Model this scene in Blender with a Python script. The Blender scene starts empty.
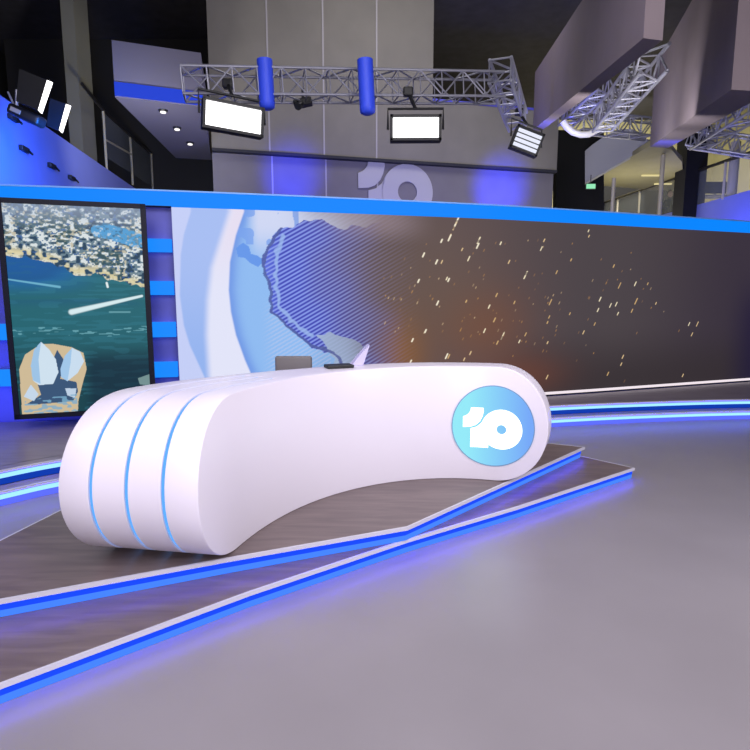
import bpy, bmesh, math, random
import numpy as np
from mathutils import Vector, Matrix

random.seed(7); np.random.seed(7)
scene = bpy.context.scene
COL = scene.collection

# ------------------------------------------------------------------ camera
F, PITCH, CAMH = 560.0, math.atan(78/560), 1.6
cam = bpy.data.cameras.new('camera'); camo = bpy.data.objects.new('camera', cam)
COL.objects.link(camo); scene.camera = camo
camo.location = (0, 0, CAMH); camo.rotation_euler = (math.pi/2-PITCH, 0, 0)
cam.sensor_fit = 'HORIZONTAL'; cam.sensor_width = 36; cam.lens = 36*F/750
cam.clip_start = .05; cam.clip_end = 200

def at(x, y, Y=None, z=None):
    """point of the place seen at photo pixel x, y, at distance Y or height z"""
    u = (x-375)/F; v = (375-y)/F
    d = Vector((u, math.cos(PITCH)+v*math.sin(PITCH), -math.sin(PITCH)+v*math.cos(PITCH)))
    t = (z-CAMH)/d.z if z is not None else Y/d.y
    return Vector((0, 0, CAMH))+d*t

# ------------------------------------------------------------------ materials
def lin(c):
    r = []
    for k in c[:3]:
        k = k/255
        r.append(k/12.92 if k <= .04045 else ((k+.055)/1.055)**2.4)
    return (*r, 1)
def mat(name, rgb, rough=.5, metal=0, spec=.5, bump=0, scale=20, var=0, coat=0):
    m = bpy.data.materials.new(name); m.use_nodes = True
    nt = m.node_tree; b = nt.nodes['Principled BSDF']
    b.inputs['Base Color'].default_value = lin(rgb)
    b.inputs['Roughness'].default_value = rough
    b.inputs['Metallic'].default_value = metal
    b.inputs['Specular IOR Level'].default_value = spec
    b.inputs['Coat Weight'].default_value = coat
    if var or bump:
        tc = nt.nodes.new('ShaderNodeTexCoord'); n = nt.nodes.new('ShaderNodeTexNoise')
        n.inputs['Scale'].default_value = scale; n.inputs['Detail'].default_value = 6
        nt.links.new(tc.outputs['Object'], n.inputs['Vector'])
        if var:
            r = nt.nodes.new('ShaderNodeValToRGB')
            c = lin(rgb)
            r.color_ramp.elements[0].position = .3; r.color_ramp.elements[1].position = .7
            r.color_ramp.elements[0].color = (*[k*(1-var) for k in c[:3]], 1)
            r.color_ramp.elements[1].color = (*[min(1, k*(1+var)) for k in c[:3]], 1)
            nt.links.new(n.outputs['Fac'], r.inputs['Fac']); nt.links.new(r.outputs['Color'], b.inputs['Base Color'])
        if bump:
            bp = nt.nodes.new('ShaderNodeBump'); bp.inputs['Strength'].default_value = bump
            bp.inputs['Distance'].default_value = .01
            nt.links.new(n.outputs['Fac'], bp.inputs['Height']); nt.links.new(bp.outputs['Normal'], b.inputs['Normal'])
    return m
def emit(name, rgb, s=1.0, base=(10, 10, 12)):
    m = bpy.data.materials.new(name); m.use_nodes = True
    b = m.node_tree.nodes['Principled BSDF']
    b.inputs['Base Color'].default_value = lin(base); b.inputs['Roughness'].default_value = .5; b.inputs['Specular IOR Level'].default_value = .08
    b.inputs['Emission Color'].default_value = lin(rgb); b.inputs['Emission Strength'].default_value = s
    return m
def screen_mat(name, s=1.0):
    m = bpy.data.materials.new(name); m.use_nodes = True
    nt = m.node_tree; b = nt.nodes['Principled BSDF']
    b.inputs['Base Color'].default_value = (.004, .004, .005, 1); b.inputs['Roughness'].default_value = .45
    b.inputs['Specular IOR Level'].default_value = .08
    a = nt.nodes.new('ShaderNodeAttribute'); a.attribute_name = 'picture'
    nt.links.new(a.outputs['Color'], b.inputs['Emission Color']); b.inputs['Emission Strength'].default_value = s
    return m
def wood_mat(name, c1, c2, ang=.4, rough=.35):
    m = bpy.data.materials.new(name); m.use_nodes = True
    nt = m.node_tree; b = nt.nodes['Principled BSDF']
    tc = nt.nodes.new('ShaderNodeTexCoord'); mp = nt.nodes.new('ShaderNodeMapping')
    mp.inputs['Rotation'].default_value = (0, 0, -ang); mp.inputs['Scale'].default_value = (1.1, 9, 1)
    n = nt.nodes.new('ShaderNodeTexNoise'); n.inputs['Scale'].default_value = 2.2; n.inputs['Detail'].default_value = 7
    n.inputs['Distortion'].default_value = .6
    r = nt.nodes.new('ShaderNodeValToRGB')
    r.color_ramp.elements[0].position = .35; r.color_ramp.elements[1].position = .68
    r.color_ramp.elements[0].color = lin(c1); r.color_ramp.elements[1].color = lin(c2)
    nt.links.new(tc.outputs['Object'], mp.inputs['Vector']); nt.links.new(mp.outputs['Vector'], n.inputs['Vector'])
    nt.links.new(n.outputs['Fac'], r.inputs['Fac']); nt.links.new(r.outputs['Color'], b.inputs['Base Color'])
    b.inputs['Roughness'].default_value = rough; b.inputs['Specular IOR Level'].default_value = .35
    return m

M = dict(
    floor=mat('studio floor vinyl', (136, 130, 136), .32, spec=.4, var=.05, scale=1.6),
    deck=wood_mat('platform grey wood laminate', (100, 87, 88), (118, 104, 103)),
    ledge=wood_mat('ledge grey laminate', (122, 112, 124), (138, 128, 140)),
    nosing=mat('white aluminium nosing', (196, 193, 208), .35),
    riser=mat('blue grey riser', (60, 75, 160), .4),
    desk=mat('gloss white desk shell', (226, 219, 233), .38, spec=.4, coat=.1),
    ceiling=mat('dark ceiling', (66, 64, 72), .9, var=.15, scale=3),
    backwall=mat('grey wall panel', (112, 108, 112), .8, var=.06, scale=2),
    fascia=mat('olive grey fascia panel', (120, 116, 108), .8, var=.06, scale=2),
    seam=mat('dark seam', (40, 40, 48), .8),
    joint=mat('pale panel joint', (160, 156, 158), .7),
    sign=mat('pale grey sign letters', (168, 166, 174), .5),
    parapet=mat('parapet with blue light in colour', (112, 122, 196), .7, var=.03, scale=2),  # blue of the lighting is put into this base colour
    soffit=mat('charcoal soffit', (104, 101, 118), .8),
    dark=mat('black curtain', (14, 14, 18), .95),
    black=mat('black fixture metal', (22, 22, 26), .5),
    bezel=mat('black screen bezel', (10, 12, 32), .5, spec=.2),
    panelblue=mat('dark blue wall panel', (84, 86, 190), .5, var=.1, scale=3),
    olive=mat('olive plaster', (156, 150, 112), .8, var=.06, scale=1.5),
    column=mat('olive grey column plaster', (118, 116, 104), .8, var=.05, scale=2),
    beam=mat('brown grey beam', (118, 106, 112), .8, var=.05, scale=2),
    steel=mat('truss aluminium', (158, 158, 172), .4, metal=.5),
    rail=mat('dark rail', (46, 44, 44), .4, metal=.4),
    post=mat('pale balustrade post', (175, 168, 150), .5),
    pipe=mat('white pipe', (215, 212, 205), .4),
    bluepost=mat('blue painted tube', (50, 80, 235), .5),
    bulk=mat('pale grey bulkhead', (165, 165, 168), .7),
    gmon=mat('grey monitor back', (108, 102, 104), .6),
    paper=mat('white paper', (196, 188, 226), .6),
    skin=mat('skin', (200, 165, 150), .6), shirt=mat('grey shirt', (120, 120, 135), .8), hair=mat('hair', (60, 50, 45), .8),
    wdesk=mat('white laminate', (215, 215, 220), .5),
)
M['glass'] = mat('balustrade glass', (180, 190, 200), .05)
gb = M['glass'].node_tree.nodes['Principled BSDF']; gb.inputs['Alpha'].default_value = .12
M['e_header'] = emit('header light band', (6, 134, 255), 1.0)
M['e_bar'] = emit('blue wall light bar', (22, 138, 255), 1.0)
M['e_blue'] = emit('deep blue light strip', (16, 66, 232), 1.25)
M['e_blue2'] = emit('blue light strip', (66, 128, 255), 1.1)
M['e_cyan'] = emit('cyan light strip', (150, 214, 255), 1.35)
M['e_stripe'] = emit('desk stripe light', (96, 172, 255), 1.05)
M['e_panel'] = emit('white lamp diffuser', (255, 253, 255), 3.0)
M['e_tube'] = emit('fluorescent tube', (235, 238, 255), 1.0)
M['e_down'] = emit('downlight lens', (255, 250, 245), 1.5)
M['e_exit'] = emit('green exit sign face', (150, 235, 185), 1.0)
M['e_warm'] = emit('warm strip lamp', (235, 220, 160), .9)
M['e_white'] = emit('emblem white light', (255, 255, 255), 2.0)
M['e_trim'] = emit('pale trim with added glow', (245, 232, 240), 1.0)  # the trim is no lamp; its brightness is put in as emission
M['e_glow'] = emit('added violet blue glow strip', (56, 50, 255), 24.0)  # unseen emitter added under the nosings to throw violet light on the floor
M['e_dark'] = emit('deep blue riser glow', (8, 58, 176), 1.0)
M['led'] = screen_mat('video wall picture', 1.0)
M['tv'] = screen_mat('portrait screen picture', 1.0)

# logo disc: back-lit glass in two blues
m = emit('backlit blue disc', (120, 200, 240), 1.0); nt = m.node_tree; b = nt.nodes['Principled BSDF']
tc = nt.nodes.new('ShaderNodeTexCoord'); gr = nt.nodes.new('ShaderNodeSeparateXYZ'); rp = nt.nodes.new('ShaderNodeValToRGB')
nt.links.new(tc.outputs['Generated'], gr.inputs[0]); nt.links.new(gr.outputs['X'], rp.inputs['Fac'])
rp.color_ramp.elements[0].position = .2; rp.color_ramp.elements[0].color = lin((140, 222, 236))
rp.color_ramp.elements[1].position = .95; rp.color_ramp.elements[1].color = lin((112, 160, 236))
nt.links.new(rp.outputs['Color'], b.inputs['Emission Color']); M['e_disc'] = m; b.inputs['Emission Strength'].default_value = 1.12

# ------------------------------------------------------------------ helpers
def tag(o, label=None, cat=None, group=None, kind=None):
    if label: o['label'] = label
    if cat: o['category'] = cat
    if group: o['group'] = group
    if kind: o['kind'] = kind
    return o
def obj(name, bm, m, parent=None, smooth=None):
    me = bpy.data.meshes.new(name)
    bmesh.ops.recalc_face_normals(bm, faces=bm.faces[:])
    bm.to_mesh(me); bm.free(); me.materials.append(m)
    o = bpy.data.objects.new(name, me); COL.objects.link(o)
    if smooth:
        me.shade_smooth()
        try: me.set_sharp_from_angle(angle=math.radians(smooth))
        except Exception: pass
    if parent is not None:
        o.parent = parent
        base = parent.parent.location+parent.location if (parent.parent is not None) else parent.location
        for v in me.vertices: v.co -= base
    return o
def thing(name, label, cat, loc, group=None):
    o = bpy.data.objects.new(name, None); COL.objects.link(o); o.location = loc
    o.empty_display_size = .1
    return tag(o, label, cat, group)
def settle(o):
    """put a single-mesh thing's origin at its base centre"""
    vs = [v.co.copy() for v in o.data.vertices]
    c = Vector((sum(v.x for v in vs)/len(vs), sum(v.y for v in vs)/len(vs), min(v.z for v in vs)))
    for v in o.data.vertices: v.co -= c
    o.location = c; return o
def B(): return bmesh.new()
def box(bm, c, size, rot=None):
    r = rot if rot is not None else Matrix.Identity(3)
    vs = []
    for sx in (-.5, .5):
        for sy in (-.5, .5):
            for sz in (-.5, .5):
                vs.append(bm.verts.new(Vector(c)+r@Vector((sx*size[0], sy*size[1], sz*size[2]))))
    for q in ((0,1,3,2),(4,6,7,5),(0,4,5,1),(2,3,7,6),(0,2,6,4),(1,5,7,3)): bm.faces.new([vs[i] for i in q])
def rbox(bm, c, size, rot=None, bev=.01, seg=2):
    t = B(); box(t, (0,0,0), size)
    bmesh.ops.bevel(t, geom=t.edges[:], offset=bev, segments=seg, affect='EDGES', profile=.5)
    add(bm, t, Matrix.Translation(Vector(c))@(rot.to_4x4() if rot is not None else Matrix.Identity(4)))
def add(bm, t, mtx):
    mp = {v: bm.verts.new(mtx@v.co) for v in t.verts}
    for f in t.faces: bm.faces.new([mp[v] for v in f.verts])
    t.free()
def tube(bm, pts, r, n=8, cap=True):
    pts = [Vector(p) for p in pts]; rings = []; up = None
    for i, p in enumerate(pts):
        d = (pts[min(i+1, len(pts)-1)]-pts[max(i-1, 0)]).normalized()
        if up is None or abs(up.dot(d)) > .95: up = Vector((0,0,1)) if abs(d.z) < .9 else Vector((1,0,0))
        a = d.cross(up).normalized(); c = a.cross(d).normalized(); up = c
        rr = r[i] if isinstance(r, (list, tuple)) else r
        rings.append([bm.verts.new(p+(a*math.cos(t)+c*math.sin(t))*rr) for t in [2*math.pi*k/n for k in range(n)]])
    for q, w in zip(rings, rings[1:]):
        for k in range(n): bm.faces.new((q[k], q[(k+1)%n], w[(k+1)%n], w[k]))
    if cap: bm.faces.new(rings[0][::-1]); bm.faces.new(rings[-1])
def prism(bm, pts, z0, z1):
    lo = [bm.verts.new((p[0], p[1], z0)) for p in pts]; hi = [bm.verts.new((p[0], p[1], z1)) for p in pts]
    bm.faces.new(lo[::-1]); bm.faces.new(hi); n = len(pts)
    for i in range(n): bm.faces.new((lo[i], lo[(i+1)%n], hi[(i+1)%n], hi[i]))
def slab(bm, pts, thick):
    """any flat polygon of 3-D points given a thickness vector"""
    t = Vector(thick); lo = [bm.verts.new(Vector(p)) for p in pts]; hi = [bm.verts.new(Vector(p)+t) for p in pts]; n = len(pts)
    bm.faces.new(lo[::-1]); bm.faces.new(hi)
    for i in range(n): bm.faces.new((lo[i], lo[(i+1)%n], hi[(i+1)%n], hi[i]))
def normals(path, closed=False):
    n = len(path); out = []
    for i in range(n):
        seg = []
        if i > 0 or closed: seg.append(path[i]-path[i-1])
        if i < n-1 or closed: seg.append(path[(i+1)%n]-path[i])
        ns = [Vector((s.y, -s.x)).normalized() for s in seg]
        a = ns[0] if len(ns) == 1 else (ns[0]+ns[1]).normalized()
        out.append(a/max(.35, a.dot(ns[0])))
    return out
def sweep(bm, path, prof, closed=False):
    """profile [(offset towards the studio, z)] swept along a plan path"""
    path = [Vector(p) for p in path]; nn = normals(path, closed)
    rows = [[bm.verts.new((p.x+q.x*o, p.y+q.y*o, z)) for o, z in prof] for p, q in zip(path, nn)]
    m = len(prof); R = list(zip(rows, rows[1:]))
    if closed: R.append((rows[-1], rows[0]))
    for a, c in R:
        for k in range(m): bm.faces.new((a[k], a[(k+1)%m], c[(k+1)%m], c[k]))
    if not closed: bm.faces.new(rows[0]); bm.faces.new(rows[-1][::-1])
def spline(pts, n=10):
    P = [Vector(p) for p in pts]; P = [2*P[0]-P[1]]+P+[2*P[-1]-P[-2]]; out = []
    for i in range(1, len(P)-2):
        for k in range(n):
            t = k/n; a, b_, c, d = P[i-1:i+3]
            out.append(.5*((2*b_)+(c-a)*t+(2*a-5*b_+4*c-d)*t*t+(3*b_-a-3*c+d)*t**3))
    out.append(P[-2]); return out

# ------------------------------------------------------------------ floor and ceiling
bm = B(); box(bm, (1, 9, -.05), (30, 34, .1)); o = tag(obj('floor', bm, M['floor']), kind='structure')
bm = B(); box(bm, (1, 11, 9.05), (30, 30, .1)); o = tag(obj('ceiling', bm, M['ceiling']), kind='structure')

# ------------------------------------------------------------------ platforms the desk stands on
upper = [(-2.37,2.17),(-1.749,2.443),(-.825,2.850),(.203,3.28),(1.979,5.133),(1.675,5.279),(.6,5.8),(-1.9,4.5),(-2.09,3.557),(-2.181,3.094)]
lower = [(-2.75,.92),(-1.321,2.124),(-.642,2.694),(.206,3.325),(1.041,3.88),(2.303,4.80),(1.997,5.143),(1.4,5.5),(.6,5.6),(-1.75,4.4),(-2.1,2.9),(-2.6,2.0)]
def platform(name, poly, z0, z1, label):
    t = thing(name, label, 'platform', (sum(p[0] for p in poly)/len(poly), sum(p[1] for p in poly)/len(poly), z0))
    P = [Vector(p) for p in poly]; nn = normals(P, True)
    def ins(d): return [(p.x-q.x*d, p.y-q.y*d) for p, q in zip(P, nn)]
    bm = B(); prism(bm, ins(.012), z1-.016, z1); obj('deck', bm, M['deck'], t)
    bm = B(); prism(bm, ins(.035), z0, z1-.016); obj('riser', bm, M['riser'], t)
    bm = B(); sweep(bm, P, [(0, z1-.022), (0, z1+.001), (-.0119, z1+.001), (-.0119, z1-.022)], True); obj('nosing', bm, M['nosing'], t)
    k = 6 if name == 'upper_platform' else 6
    bm = B(); sweep(bm, P[:k], [(-.022, z1-.062), (-.022, z1-.026), (-.034, z1-.026), (-.034, z1-.062)])
    o = obj('light_strip', bm, M['e_blue'], t); o['label'] = 'deep blue light strip under the edge'
    bm = B(); sweep(bm, P[:k], [(-.004, z1-.024), (-.004, z1-.0225), (-.016, z1-.0225), (-.016, z1-.024)]); o = obj('added_glow_strip', bm, M['e_glow'], t); o['label'] = 'added violet blue glow strip under the nosing'  # hidden strip added to make the glow below the edge
    bm = B(); sweep(bm, P[:k], [(-.026, z0+.002), (-.026, z1-.064), (-.034, z1-.064), (-.034, z0+.002)])
    o = obj('light_strip', bm, M['e_blue2'], t); o['label'] = 'paler blue light strip at the foot'
platform('lower_platform', lower, 0, .1, 'lower grey laminate platform step with blue lit edge, resting on the studio floor')
platform('upper_platform', upper, .1, .2, 'upper angular grey laminate platform with white nosing, directly under the curved white desk')

# ------------------------------------------------------------------ video wall, header, plinth steps
HD = [(-5.6,5.85),(-4.8,5.95),(-3.928,6.085),(-2.77,6.304),(-1.532,6.578),(-.179,6.919),(1.329,7.321),(2.171,7.602),(3.1,7.93),(4.5,8.45),(5.85,8.95),(8.2,9.8)]
wall = spline(HD, 12)
WX = np.array([p.x for p in wall]); WY = np.array([p.y for p in wall])
WS = np.concatenate([[0], np.cumsum(np.hypot(np.diff(WX), np.diff(WY)))])
def s_of_x(X): return float(np.interp(X, WX, WS))
def wall_point(s): return Vector((float(np.interp(s, WS, WX)), float(np.interp(s, WS, WY))))
def sz(px, py):
    """wall coordinates (distance along the wall, height) of a photo point"""
    lo, hi = -5.5, 8.0
    for _ in range(40):
        mid = (lo+hi)/2; Y = float(np.interp(mid, WX, WY)); q = at(px, py, Y=Y)
        if q.x > mid: lo = mid
        else: hi = mid
    Y = float(np.interp(lo, WX, WY)); return (s_of_x(lo), at(px, py, Y=Y).z)
S0 = sz(176, 300)[0]; S1 = WS[-1]-.3; Z0, Z1 = .30, 2.585

pa = [(-4.6,1.6),(-3.75,3.15),(-3.3,3.82),(-2.96,4.27),(-2.64,4.60),(-1.9,5.15),(-.6,5.92),(.8,6.5),(2.18,6.93),(3.6,7.22),(5.02,7.40),(7.6,7.55)]
step1 = spline(pa, 8)
nn = normals([Vector(p) for p in step1]); step2 = [p+q*.16 for p, q in zip(step1, nn)]
def stage_step(path, z0, z1, back, label):
    t = thing('stage_step', label, 'step', (path[len(path)//2].x, path[len(path)//2].y, z0), 'curved lit steps along the foot of the video wall')
    bm = B(); sweep(bm, path, [(-.03, z0), (-.03, z1-.014), (0, z1-.014), (0, z1), (back, z1), (back, z0)]) if back else None
    obj('tread', bm, M['ledge'], t)
    bm = B(); sweep(bm, path, [(.0005, z1-.016), (.0005, z1+.002), (-.02, z1+.002), (-.02, z1-.016)]); obj('nosing', bm, M['nosing'], t)
    bm = B(); sweep(bm, path, [(-.014, z1-.064), (-.014, z1-.032), (-.0305, z1-.032), (-.0305, z1-.064)]); o = obj('light_strip', bm, M['e_cyan'], t)
    bm = B(); sweep(bm, path, [(-.022, z0+.001), (-.022, z1-.066), (-.0305, z1-.066), (-.0305, z0+.001)]); o = obj('light_panel', bm, M['e_dark'] if z0 > .05 else emit('violet riser glow', (96, 112, 255), 1.0), t); o['label'] = 'blue glowing riser panel'
    bm = B(); sweep(bm, path, [(-.002, z1-.018), (-.002, z1-.0165), (-.012, z1-.0165), (-.012, z1-.018)]); obj('added_glow_strip', bm, M['e_glow'], t)  # hidden strip added for the violet glow below the step
stage_step(step2, 0, .12, -.17, 'lower curved step with cyan light strip, standing on the studio floor')
stage_step(step1, .12, .24, -.15, 'upper curved step with cyan light strip, level with the grey ledge')
# the ledge between the steps and the wall
inner = [p-q*.14 for p, q in zip(step1, nn)]
poly = [(p.x, p.y) for p in inner]+[(p.x, p.y) for p in reversed([q+Vector((.02,-.05)) for q in wall])]
bm = B(); v0 = [bm.verts.new((x, y, .24)) for x, y in poly]; v1 = [bm.verts.new((x, y, 0)) for x, y in poly]; n = len(poly)
bm.faces.new(v0); bm.faces.new(v1[::-1])
for i in range(n): bm.faces.new((v0[i], v0[(i+1)%n], v1[(i+1)%n], v1[i]))
bmesh.ops.triangulate(bm, faces=bm.faces[:]); tag(obj('trim_1', bm, M['ledge']), kind='structure')

def sub(s0, s1, n=60): return [wall_point(s0+(s1-s0)*i/n) for i in range(n+1)]
# shell of the wall
bm = B(); sweep(bm, sub(.05, WS[-1]-.05, 90), [(-.06, 0), (-.06, 2.74), (-.22, 2.74), (-.22, 0)]); tag(obj('wall_front', bm, M['panelblue']), kind='structure')
mid = wall_point(S0+4)
vw = thing('video_wall', 'long curved video wall showing a blue globe fading into brown darkness with gold specks', 'screen', (mid.x, mid.y, .24))
# picture
NS, NZ = 1250, 400
ss = np.linspace(S0, S1, NS); zz = np.linspace(Z0, Z1, NZ)
SS, ZZ = np.meshgrid(ss, zz)
def C(*c): return np.array(lin(c)[:3])
def smooth(a, b_, x): t = np.clip((x-a)/(b_-a), 0, 1); return t*t*(3-2*t)
def mix(img, col, a): return img*(1-a[..., None])+np.asarray(col)*a[..., None]
def inpoly(P, X, Y):
    r = np.zeros(X.shape, bool); n = len(P)
    for i in range(n):
        x0, y0 = P[i]; x1, y1 = P[(i+1)%n]
        if y0 == y1: continue
        c = ((Y < y0) != (Y < y1)) & (X < (x1-x0)*(Y-y0)/(y1-y0)+x0); r ^= c
    return r
def segd(X, Y, a, b_):
    dx, dy = b_[0]-a[0], b_[1]-a[1]; t = np.clip(((X-a[0])*dx+(Y-a[1])*dy)/(dx*dx+dy*dy+1e-9), 0, 1)
    return np.hypot(X-a[0]-t*dx, Y-a[1]-t*dy)
def vnoise(X, Y, f, seed=0):
    rs = np.random.RandomState(seed); G = rs.rand(256, 256)
    x = X*f; y = Y*f; xi = np.floor(x).astype(int); yi = np.floor(y).astype(int); fx = x-xi; fy = y-yi
    fx = fx*fx*(3-2*fx); fy = fy*fy*(3-2*fy); g = lambda a, b_: G[a%256, b_%256]
    return (g(xi, yi)*(1-fx)+g(xi+1, yi)*fx)*(1-fy)+(g(xi, yi+1)*(1-fx)+g(xi+1, yi+1)*fx)*fy
def edge_s(pts):
    """curve s(z) through photo points"""
    q = sorted([sz(*p)[::-1] for p in pts]); return np.interp(ZZ, [a for a, _ in q], [c for _, c in q])
sx = lambda x: sz(x, 300)[0]
img = np.zeros(SS.shape+(3,))+C(196, 206, 246)
w = .012
o_arc = edge_s([(191,212),(184,235),(181,255),(180,295),(184,325),(190,345),(207,382)])
i_arc = edge_s([(228,212),(219,240),(210,268),(206,300),(205,335),(208,385)])
g_arc = edge_s([(244,212),(236,235),(230,262),(228.8,290),(231,312),(236,335),(245,360),(253,378)])
img = mix(img, C(146, 178, 238), smooth(-w, w, SS-o_arc)*(1-.35*smooth(.6, 2.2, ZZ)))
img = mix(img, C(226, 228, 248), smooth(-w*3, w*6, SS-i_arc))
img = mix(img, C(232, 214, 232), smooth(-w*2, w*8, SS-i_arc)*smooth(1.6, 2.5, ZZ)*.5)
gl = smooth(-w, w, SS-g_arc)
globe = np.zeros_like(img)+C(142, 186, 240)
globe = mix(globe, C(110, 150, 228), np.exp(-((SS-g_arc)/.09)**2)*.9)
globe = mix(globe, C(206, 214, 242), smooth(1.9, 2.45, ZZ)*smooth(sx(246), sx(262), SS))
nz = vnoise(SS, ZZ, 9, 3)
globe = mix(globe, C(118, 160, 235), ((nz > .62) & (ZZ > 2.2) & (SS < sx(300)))*.8)
dots = (np.sin((SS*.56-ZZ)*2*math.pi/.048) > .2) & (SS > sx(258)) & (SS < sx(330)) & (ZZ < 1.75)
globe = mix(globe, C(186, 200, 236), dots*.5*smooth(sx(258), sx(276), SS)*smooth(1.7, 1.35, ZZ))
isl = inpoly([sz(*p) for p in [(236,248),(243,243),(249,247),(251,254),(258,256),(264,261),(258,267),(250,263),(245,258),(238,257)]], SS, ZZ)
globe = mix(globe, C(100, 150, 232), isl*1.)
# land mass
land = [sz(*p) for p in [(276,233),(270,245),(265,256),(263,267),(268,276),(271,287),(270,300),(272,311),(279,319),(287,326),(298,336),(310,345),(324,351),(334,353),(340,365),(352,380),(600,400),(600,225),(420,226),(392,223),(374,221),(366,226),(352,225),(345,230),(335,227),(322,221),(312,219),(300,222),(288,228),(281,229)]]
jx = (vnoise(SS, ZZ, 14, 5)-.5)*.05; jz = (vnoise(SS, ZZ, 14, 6)-.5)*.05
inl = inpoly(land, SS+jx, ZZ+jz)
stripe = .5+.5*np.sin((SS*.56-ZZ)*2*math.pi/.048)
landc = np.zeros_like(img)+C(88, 106, 220)
landc = mix(landc, C(146, 166, 236), smooth(.45, .9, stripe)*.8)
landc = mix(landc, C(56, 54, 156), smooth(.55, .15, stripe)*.75*smooth(sx(264), sx(284), SS))
globe = mix(globe, landc, inl*1.)
pale = inpoly([sz(*p) for p in [(316,336),(330,333),(345,337),(362,345),(366,352),(362,362),(360,380),(335,380),(334,362),(330,352)]], SS+jx, ZZ+jz)
globe = mix(globe, C(168, 188, 218), pale*.9)
cst = [sz(*p) for p in [(281,229),(270,245),(265,256),(263,267),(271,287),(270,300),(272,311),(287,326),(310,344),(324,349),(334,353),(341,364),(344,369)]]
dd = np.min([segd(SS+jx*.6, ZZ+jz*.6, a, c) for a, c in zip(cst, cst[1:])], axis=0)
globe = mix(globe, C(78, 92, 160), (dd < .017)*.9)
cst2 = [sz(*p) for p in [(283,236),(276,252),(276,285),(279,305),(290,320),(312,336)]]
dd = np.min([segd(SS+jx, ZZ+jz, a, c) for a, c in zip(cst2, cst2[1:])], axis=0)
globe = mix(globe, C(160, 190, 240), smooth(.03, .012, dd)*.7)
img = mix(img, globe, gl)
# brown night side
brown = np.zeros_like(img)+C(92, 77, 78)
brown = mix(brown, C(76, 68, 72), smooth(sx(430), sx(600), SS))
brown = mix(brown, C(58, 50, 62), smooth(sx(600), sx(740), SS))
brown = mix(brown, C(52, 45, 48), smooth(1.3, .4, ZZ)*smooth(sx(470), sx(540), SS)*.8)
def blob(px, py, r, rz=None):
    s_, z_ = sz(px, py); return np.exp(-((SS-s_)/r)**2-((ZZ-z_)/(rz or r))**2)
brown = mix(brown, C(140, 92, 42), blob(402, 352, .32, .5)*.85)
brown = mix(brown, C(122, 76, 50), blob(480, 325, .7, .5)*.6)
brown = mix(brown, C(112, 66, 50), blob(520, 375, .7, .3)*.6)
brown = mix(brown, C(104, 84, 70), blob(430, 290, .9, .9)*.5)
brown = mix(brown, C(30, 24, 56), smooth(sx(722), sx(760), SS)*smooth(2.2, 1.2, ZZ)*.8)
thr = smooth(sx(290), sx(402), SS+(vnoise(SS, ZZ, 3, 9)-.5)*.35+.18*(ZZ-1.4))
st2 = smooth(.45, .75, stripe)
brown2 = mix(brown, C(140, 134, 172), st2*smooth(sx(425), sx(345), SS)*.5)
topb = smooth(2.2, 2.5, ZZ)*smooth(sx(300), sx(350), SS)*smooth(sx(440), sx(380), SS)
brown2 = mix(brown2, C(150, 132, 140), topb*.6)
img = mix(img, brown2, thr)
# gold specks and dashes
def dash(px, py, ln, wd, col, a=1.):
    global img
    dx, dy = .42*ln, -.9*ln
    p = sz(px-dx/2, py-dy/2); q = sz(px+dx/2, py+dy/2)
    lo, hi = np.searchsorted(ss, [min(p[0], q[0])-.06, max(p[0], q[0])+.06])
    sl = (slice(None), slice(lo, hi))
    d = segd(SS[sl], ZZ[sl], p, q)
    brk = .65+.35*np.sign(np.sin(ZZ[sl]*70+px))
    img[sl] = mix(img[sl], C(*col), smooth(wd, wd*.45, d)*a*(brk if ln > 6 else 1))
k = 2.42
big = [(35,62,14),(23,88,6),(92,98,10),(68,142,7),(205,182,12),(243,118,6),(250,98,4),(357,75,3),(358,88,3),(432,207,9),(470,203,6),(472,245,9),(462,268,5),(385,240,6),(380,266,5),(424,252,6),(428,275,4),(265,247,9),(262,283,4),(258,296,3),(150,328,12),(137,345,5),(205,325,5),(190,342,4),(20,378,6),(72,370,5),(57,385,4),(117,258,5),(130,290,6),(106,316,6),(178,248,4),(440,379,5),(436,397,4),(600,300,5),(620,300,7),(607,325,5),(345,320,5),(372,300,4),(404,420,5),(257,428,6),(585,424,4),(418,160,4),(145,105,4),(165,150,5),(280,175,5),(315,145,3),(135,230,5),(62,245,3),(258,345,3),(312,275,3),(520,250,3),(500,203,3),(410,255,6),(3,150,5),(15,190,4),(52,120,4)]
for x, y, l in big:
    c = random.choice([(250,236,200),(232,200,150),(214,176,120)]); dash(440+x/k, 200+y/k, l/k*1.6, .009+.003*random.random(), c, .95)
for i in range(150):
    x = 440+random.gauss(120, 90)/1.0 if i % 2 else random.uniform(385, 560); y = random.gauss(300, 42)
    if 378 < x < 740 and 235 < y < 385: dash(x, y, random.uniform(.6, 2.4), .009, random.choice([(190,140,80),(160,120,80),(210,180,140)]), random.uniform(.25, .7))
for x, y, l in [(456,222,9),(449,238,6),(477,246,5),(436,262,4),(423,255,4),(441,241,3),(437,303,4),(448,280,3),(425,331,3),(446,356,5),(410,362,4),(412,340,3),(418,281,3)]:
    dash(x, y, l, .013, (250,240,214), .95)
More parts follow.
